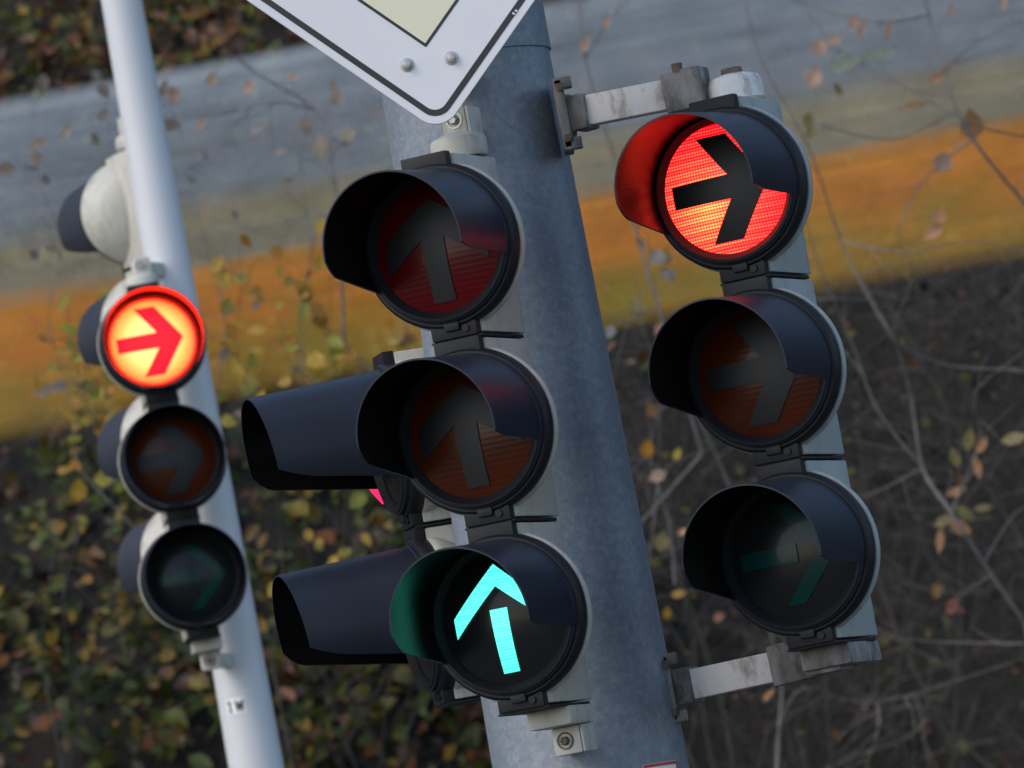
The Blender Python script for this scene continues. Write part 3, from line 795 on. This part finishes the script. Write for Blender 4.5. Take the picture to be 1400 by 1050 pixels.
twig_plant('twig_shrub',
 [[(1060, 1080), (1066, 990), (1068, 930), (1050, 850), (1010, 700), (950, 560), (900, 480)],
  [(1066, 990), (1100, 940), (1200, 960), (1400, 900)], [(1068, 930), (1010, 930), (960, 940)], [(1200, 960), (1200, 1000), (1180, 1060)], [(1400, 880), (1300, 878), (1160, 870)]],
 [(905, 740, 30, 80, .9, OL), (935, 728, 20, 0, .6, PO), (928, 812, 22, 10, .6, (.5, .3, .03)), (912, 838, 18, 90, .8, (.5, .3, .03)), (900, 650, 26, 30, .8, PK), (890, 560, 26, 120, .8, PO), (1050, 950, 24, 50, .4, PO), (880, 780, 22, 50, .6, PO)],
 18.6, 'pale thin shrub whose twig bends below the lower arm of the right signal', G3)
twig_plant('twig_shrub',
 [[(960, 620), (900, 420), (850, 250), (800, 80), (790, -40), (780, -90)], [(850, 250), (900, 180), (960, 120)], [(800, 80), (840, 20), (900, -40)], [(900, 420), (860, 440), (840, 520)]],
 [(800, 60, 26, 70, .5, PK), (830, 30, 20, 60, .5, PK), (870, 420, 30, 110, .8, OL), (905, 450, 26, 30, .8, PO), (560, 0, 1, 0, .5, PK)],
 18.8, 'thin twig shrub seen between the thick pole and the glowing red right arrow', G3, (790, 900))
twig_plant('twig_shrub',
 [[(470, 470), (465, 330), (452, 215), (430, 150), (350, 100), (300, 60)], [(452, 215), (470, 190), (500, 178)], [(465, 330), (420, 310), (330, 320)], [(430, 150), (380, 140), (330, 150)]],
 [(437, 200, 36, 100, .8, (.46, .38, .28)), (476, 185, 28, 20, .7, (.46, .4, .26)), (340, 118, 24, 50, .7, PK), (352, 175, 30, 40, .35, (.5, .45, .38)), (290, 108, 24, 60, .8, (.4, .3, .2)), (275, 170, 22, 60, .5, PK), (240, 130, 26, 80, .6, PK), (385, 205, 26, 30, .6, (.45, .4, .35)), (455, 120, 22, 100, .4, PK), (90, 180, 28, 60, .5, (.4, .33, .25)), (130, 190, 22, 120, .7, (.4, .33, .25)), (400, 105, 22, 10, .5, PK)],
 18.9, 'small twig shrub with pale leaves between the slim pole and the dark red lens', G3, (640, 700))

# two loose leafy shrubs this side of the ghost band, their olive and golden leaves over the orange band
def leafy_lines(x0, x1, y0, y1, n, seed, nl, cols):
    st = random.getstate(); random.seed(seed)
    lines = []; leaves = []
    for k in range(n):
        x = x0 + (x1 - x0) * (k + .5) / n + random.uniform(-20, 20); y = y1; ln = [(x, y)]
        for _ in range(5):
            x += random.uniform(-35, 25); y -= (y1 - y0) / 5.2; ln.append((x, y))
        lines.append(ln)
    for _ in range(nl):
        ln = random.choice(lines); i = random.randrange(1, len(ln)); px_, py_ = ln[i]
        if py_ > 600 - .186 * px_ and random.random() < .8: continue
        c = random.choice(cols); k = random.uniform(.6, 1.15)
        leaves.append((px_ + random.gauss(0, 26), py_ + random.gauss(0, 30), random.uniform(14, 34), random.uniform(0, 360), random.uniform(.5, .9), tuple(v * k for v in c)))
    random.setstate(st); return lines, leaves
CG = [(.60, .36, .035), (.46, .38, .04), (.66, .30, .03), (.36, .36, .04), (.60, .38, .04)]
CS = [(.34, .30, .24), (.40, .31, .22), (.30, .29, .27), (.45, .34, .24)]
l, v = leafy_lines(20, 330, 440, 900, 5, 5, 170, CG)
twig_plant('twig_shrub', l, v, 18.7, 'loose golden-leaved shrub behind the slim pole, over the orange band', G3, bark='bark_dark', thin=.4)
l, v = leafy_lines(330, 620, 360, 900, 5, 6, 190, CG)
twig_plant('twig_shrub', l, v, 18.5, 'loose olive-leaved shrub above the two long black visors, over the orange band', G3, bark='bark_dark', thin=.4)
l, v = leafy_lines(60, 440, 110, 640, 4, 9, 42, CS)
twig_plant('twig_shrub', l, v, 18.95, 'sparse shrub with dull pale leaves over the slate band by the slim pole', G3, root_px=(345, 950), bark='bark', thin=.5)
l, v = leafy_lines(820, 960, 330, 800, 3, 12, 42, CG + CS)
twig_plant('twig_shrub', l, v, 18.6, 'loose brown-leaved shrub in the gap left of the dark right arrow light', G3, bark='bark', thin=.5)
